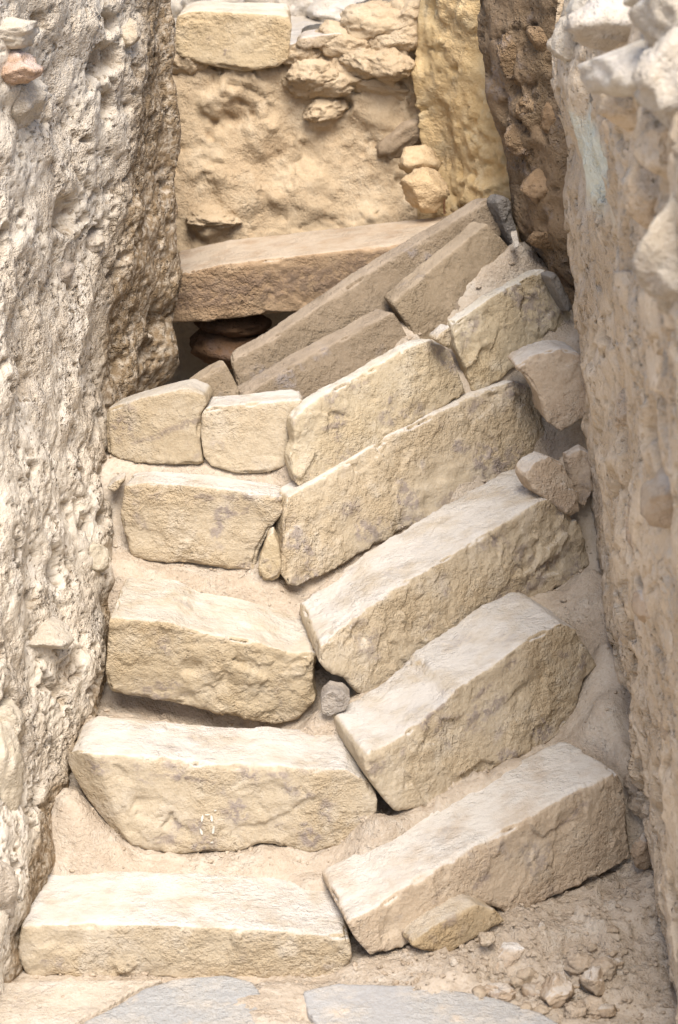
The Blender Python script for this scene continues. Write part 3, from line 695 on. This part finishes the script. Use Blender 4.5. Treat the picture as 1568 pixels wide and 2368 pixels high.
earth = link('earth_fill', me, 'earth'); earth['kind'] = 'structure'
def earth_z(x, y):
    i = int(np.clip(round((y-gy[0])/.0065), 0, len(gy)-1)); j = int(np.clip(round((x-gx[0])/.0065), 0, len(gx)-1))
    return float(Z.reshape(X.shape)[i, j])
# ================================================================== FLAGSTONES in the ground
def flag(pts, z, mat, tint, seed):
    P_ = [UZ(x, y, z) for x, y in pts]
    c_ = sum(P_)/len(P_)
    v1, v2, me = remeshed(P_+[q-np.array([0, 0, .03]) for q in P_], [list(range(len(P_))), list(range(2*len(P_)-1, len(P_)-1, -1))]+[[i, i+len(P_), (i+1) % len(P_)+len(P_), (i+1) % len(P_)] for i in range(len(P_))], .005, 2, 8)
    v = v1.copy(); v[:, 2] += .004*fbm(v*9, 3, seed)+.0022*fbm(v*45, 3, seed+1)
    setco(me, v)
    o = link('flagstone', me, mat, None, tint); recentre(o); o.parent = ground
    return o
flag([(150,2400),(200,2358),(270,2325),(330,2288),(400,2264),(520,2254),(585,2270),(606,2300),(592,2345),(640,2385),(660,2520),(100,2520)], .021, 'slate', (1,1,1), 700)
flag([(700,2290),(780,2272),(1000,2280),(1150,2306),(1250,2340),(1330,2390),(1330,2520),(770,2520),(750,2385),(712,2340)], .027, 'slate', (1.12,1.1,1.08), 710)
flag([(-80,2275),(100,2268),(380,2262),(320,2284),(258,2322),(190,2355),(140,2400),(90,2520),(-80,2520)], .015, 'white', (.98,.95,.92), 720)
# ================================================================== LOOSE STONES
def on_earth(px, py, it=6):
    p = UZ(px, py, .02)
    for _ in range(it): p = UZ(px, py, earth_z(p[0], p[1]))
    return p
LS = [(1155,2300,.055,.028,'stone_pink','brown rounded pebble in front of the pale pointed shard'),
      (1290,2310,.075,.055,'stone_pink','largest loose rounded stone in the rubble at lower right'),
      (1372,2285,.05,.05,'stone_pink','angular stone behind the largest loose stone at lower right'),
      (1340,2245,.05,.035,'earth','crumbling earth clod above the loose stones at lower right'),
      (1395,2255,.045,.035,'earth','small clod right of the loose stones at lower right'),
      (1240,2295,.03,.02,'earth','small clod left of the largest loose stone'),
      (1225,2205,.045,.03,'stone_pink','small flat stone right of the pale pointed shard'),
      (1370,2345,.055,.03,'earth','broken clod with dark underside at the bottom right'),
      (1330,2350,.04,.025,'earth','low clod left of the broken one at the bottom right'),
      (1470,1830,.05,.045,'earth','upper crumbly clod in the gap right of the lowest slanted slab'),
      (1482,1880,.04,.04,'earth','lower crumbly clod in the gap right of the lowest slanted slab'),
      (1488,1990,.045,.06,'stone_pink','smooth stone at the right lower corner of the lowest slanted slab'),
      (1050,2230,.016,.012,'white','tiny white pebble below the flat oval block')]
for i, (px, py, wd, ht, mt, lb) in enumerate(LS):
    p = on_earth(px, py)
    if 1450 < px < 1500 and py < 2000:
        p = U(px, py, {1830:.36,1880:.33,1990:.28}[py])
    boulder('clod' if mt == 'earth' else 'loose_stone', lb, 'clod' if mt == 'earth' else 'stone', p, (wd, wd*.8, ht), mat=mt, seed=500+i, angular=.6 if mt != 'earth' else .2, tint=(.92,.88,.83),
            rough=1.1 if mt != 'earth' else 2.2, sink=ht*.3, rot=(0, 0, i*51), sub=5 if wd > .05 else 4)
rr = random.Random(31)
for i in range(26):
    px, py = rr.uniform(1100, 1480), rr.uniform(2150, 2360)
    if py > 2240+ (px-1100)*.25+80: continue
    p = on_earth(px, py); wd = .014+.026*rr.random()**1.5
    boulder('clod', 'small crumbly clod scattered on the earth below the lowest slanted slab', 'clod', p, (wd, wd*rr.uniform(.6, .9), wd*rr.uniform(.45, .8)), mat=rr.choice(['earth', 'earth', 'stone_pink']), seed=600+i,
            angular=.5, rough=1.6, sink=wd*.12, rot=(rr.uniform(-20, 20), 0, rr.uniform(0, 360)), sub=3, tint=(.9,.86,.8), group='clods below the lowest slab')
# boulders in the dark hollow under the beam
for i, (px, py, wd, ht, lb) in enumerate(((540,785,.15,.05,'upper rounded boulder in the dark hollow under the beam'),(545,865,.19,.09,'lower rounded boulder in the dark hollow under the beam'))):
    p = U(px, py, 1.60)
    boulder('boulder', lb, 'boulder', (p[0], 1.64, p[2]), (wd, .14, ht), mat='brown_core', seed=540+i, angular=.1, rough=.9, tint=(.55,.45,.40))  # tint darkened to paint the shade of the hollow onto the boulders
# gravel and crumbs on the earth
rs = random.Random(9); vs_, fs_ = [], []
bmi = bmesh.new(); bmesh.ops.create_icosphere(bmi, subdivisions=1, radius=1); bmi.verts.ensure_lookup_table()
iv = np.array([v.co[:] for v in bmi.verts]); if_ = [[v.index for v in f.verts] for f in bmi.faces]; bmi.free()
for k in range(6000):
    x, y = rs.uniform(-.62, .66), rs.uniform(-.3, 1.5)
    if rs.random() < .35: x, y = rs.uniform(.1, .64), rs.uniform(-.25, .2)
    sz = .0014+.0058*rs.random()**5
    q = iv*(1+.25*np.array([rs.uniform(-1, 1) for _ in range(len(iv))]))[:, None]*np.array([sz*rs.uniform(.8, 1.6), sz, sz*.7])
    a = rs.uniform(0, 6.28); q = q@np.array([[math.cos(a), math.sin(a), 0], [-math.sin(a), math.cos(a), 0], [0, 0, 1]])
    b0 = len(vs_); vs_ += (q+np.array([x, y, earth_z(x, y)+sz*.3])).tolist(); fs_ += [[i+b0 for i in f] for f in if_]
me = bpy.data.meshes.new('gravel'); me.from_pydata(vs_, [], fs_)
gr = link('gravel', me, 'earth', None, (.95,.93,.9)); tag(gr, 'fine gravel and crumbs scattered on the earth between the steps', 'gravel', kind='stuff')
# white paint dabs on the second left step
P_ = STONE_CO[second_step.name]; d_ = P_-CAM; z_ = d_@FW
U_ = 784+FPX*d_[:, 0]/z_; V_ = 1184-FPX*(d_@UP)/z_
pv, pf = [], []
for px, py, w_, h_, sl in ((468,1893,3.4,9,-.1),(489,1893,3,8,.1),(465,1922,3.2,10,.25),(493,1920,3.6,10,-.1),(498,1874,4,2.5,0),(491,1948,4,3,0),(479,1884,8,1.6,0)):
    b0 = len(pv)
    for q in range(9):
        a = q*2*math.pi/9; k1 = rs.uniform(.65, 1.2)
        x_, y_ = px+w_*k1*math.cos(a)+sl*h_*math.sin(a), py+h_*k1*math.sin(a)
        e = np.hypot(U_-x_, V_-y_); k = np.argsort(e)[:4]; k = k[np.argmin(z_[k])]
        pv.append(tuple(U(x_, y_, P_[k][1]-.0030)))
    pf.append(list(range(b0, b0+9)))
me = bpy.data.meshes.new('paint_mark'); me.from_pydata(pv, [], pf)
pm = link('paint_mark', me, 'paint'); pm.location -= second_step.location; pm.parent = second_step
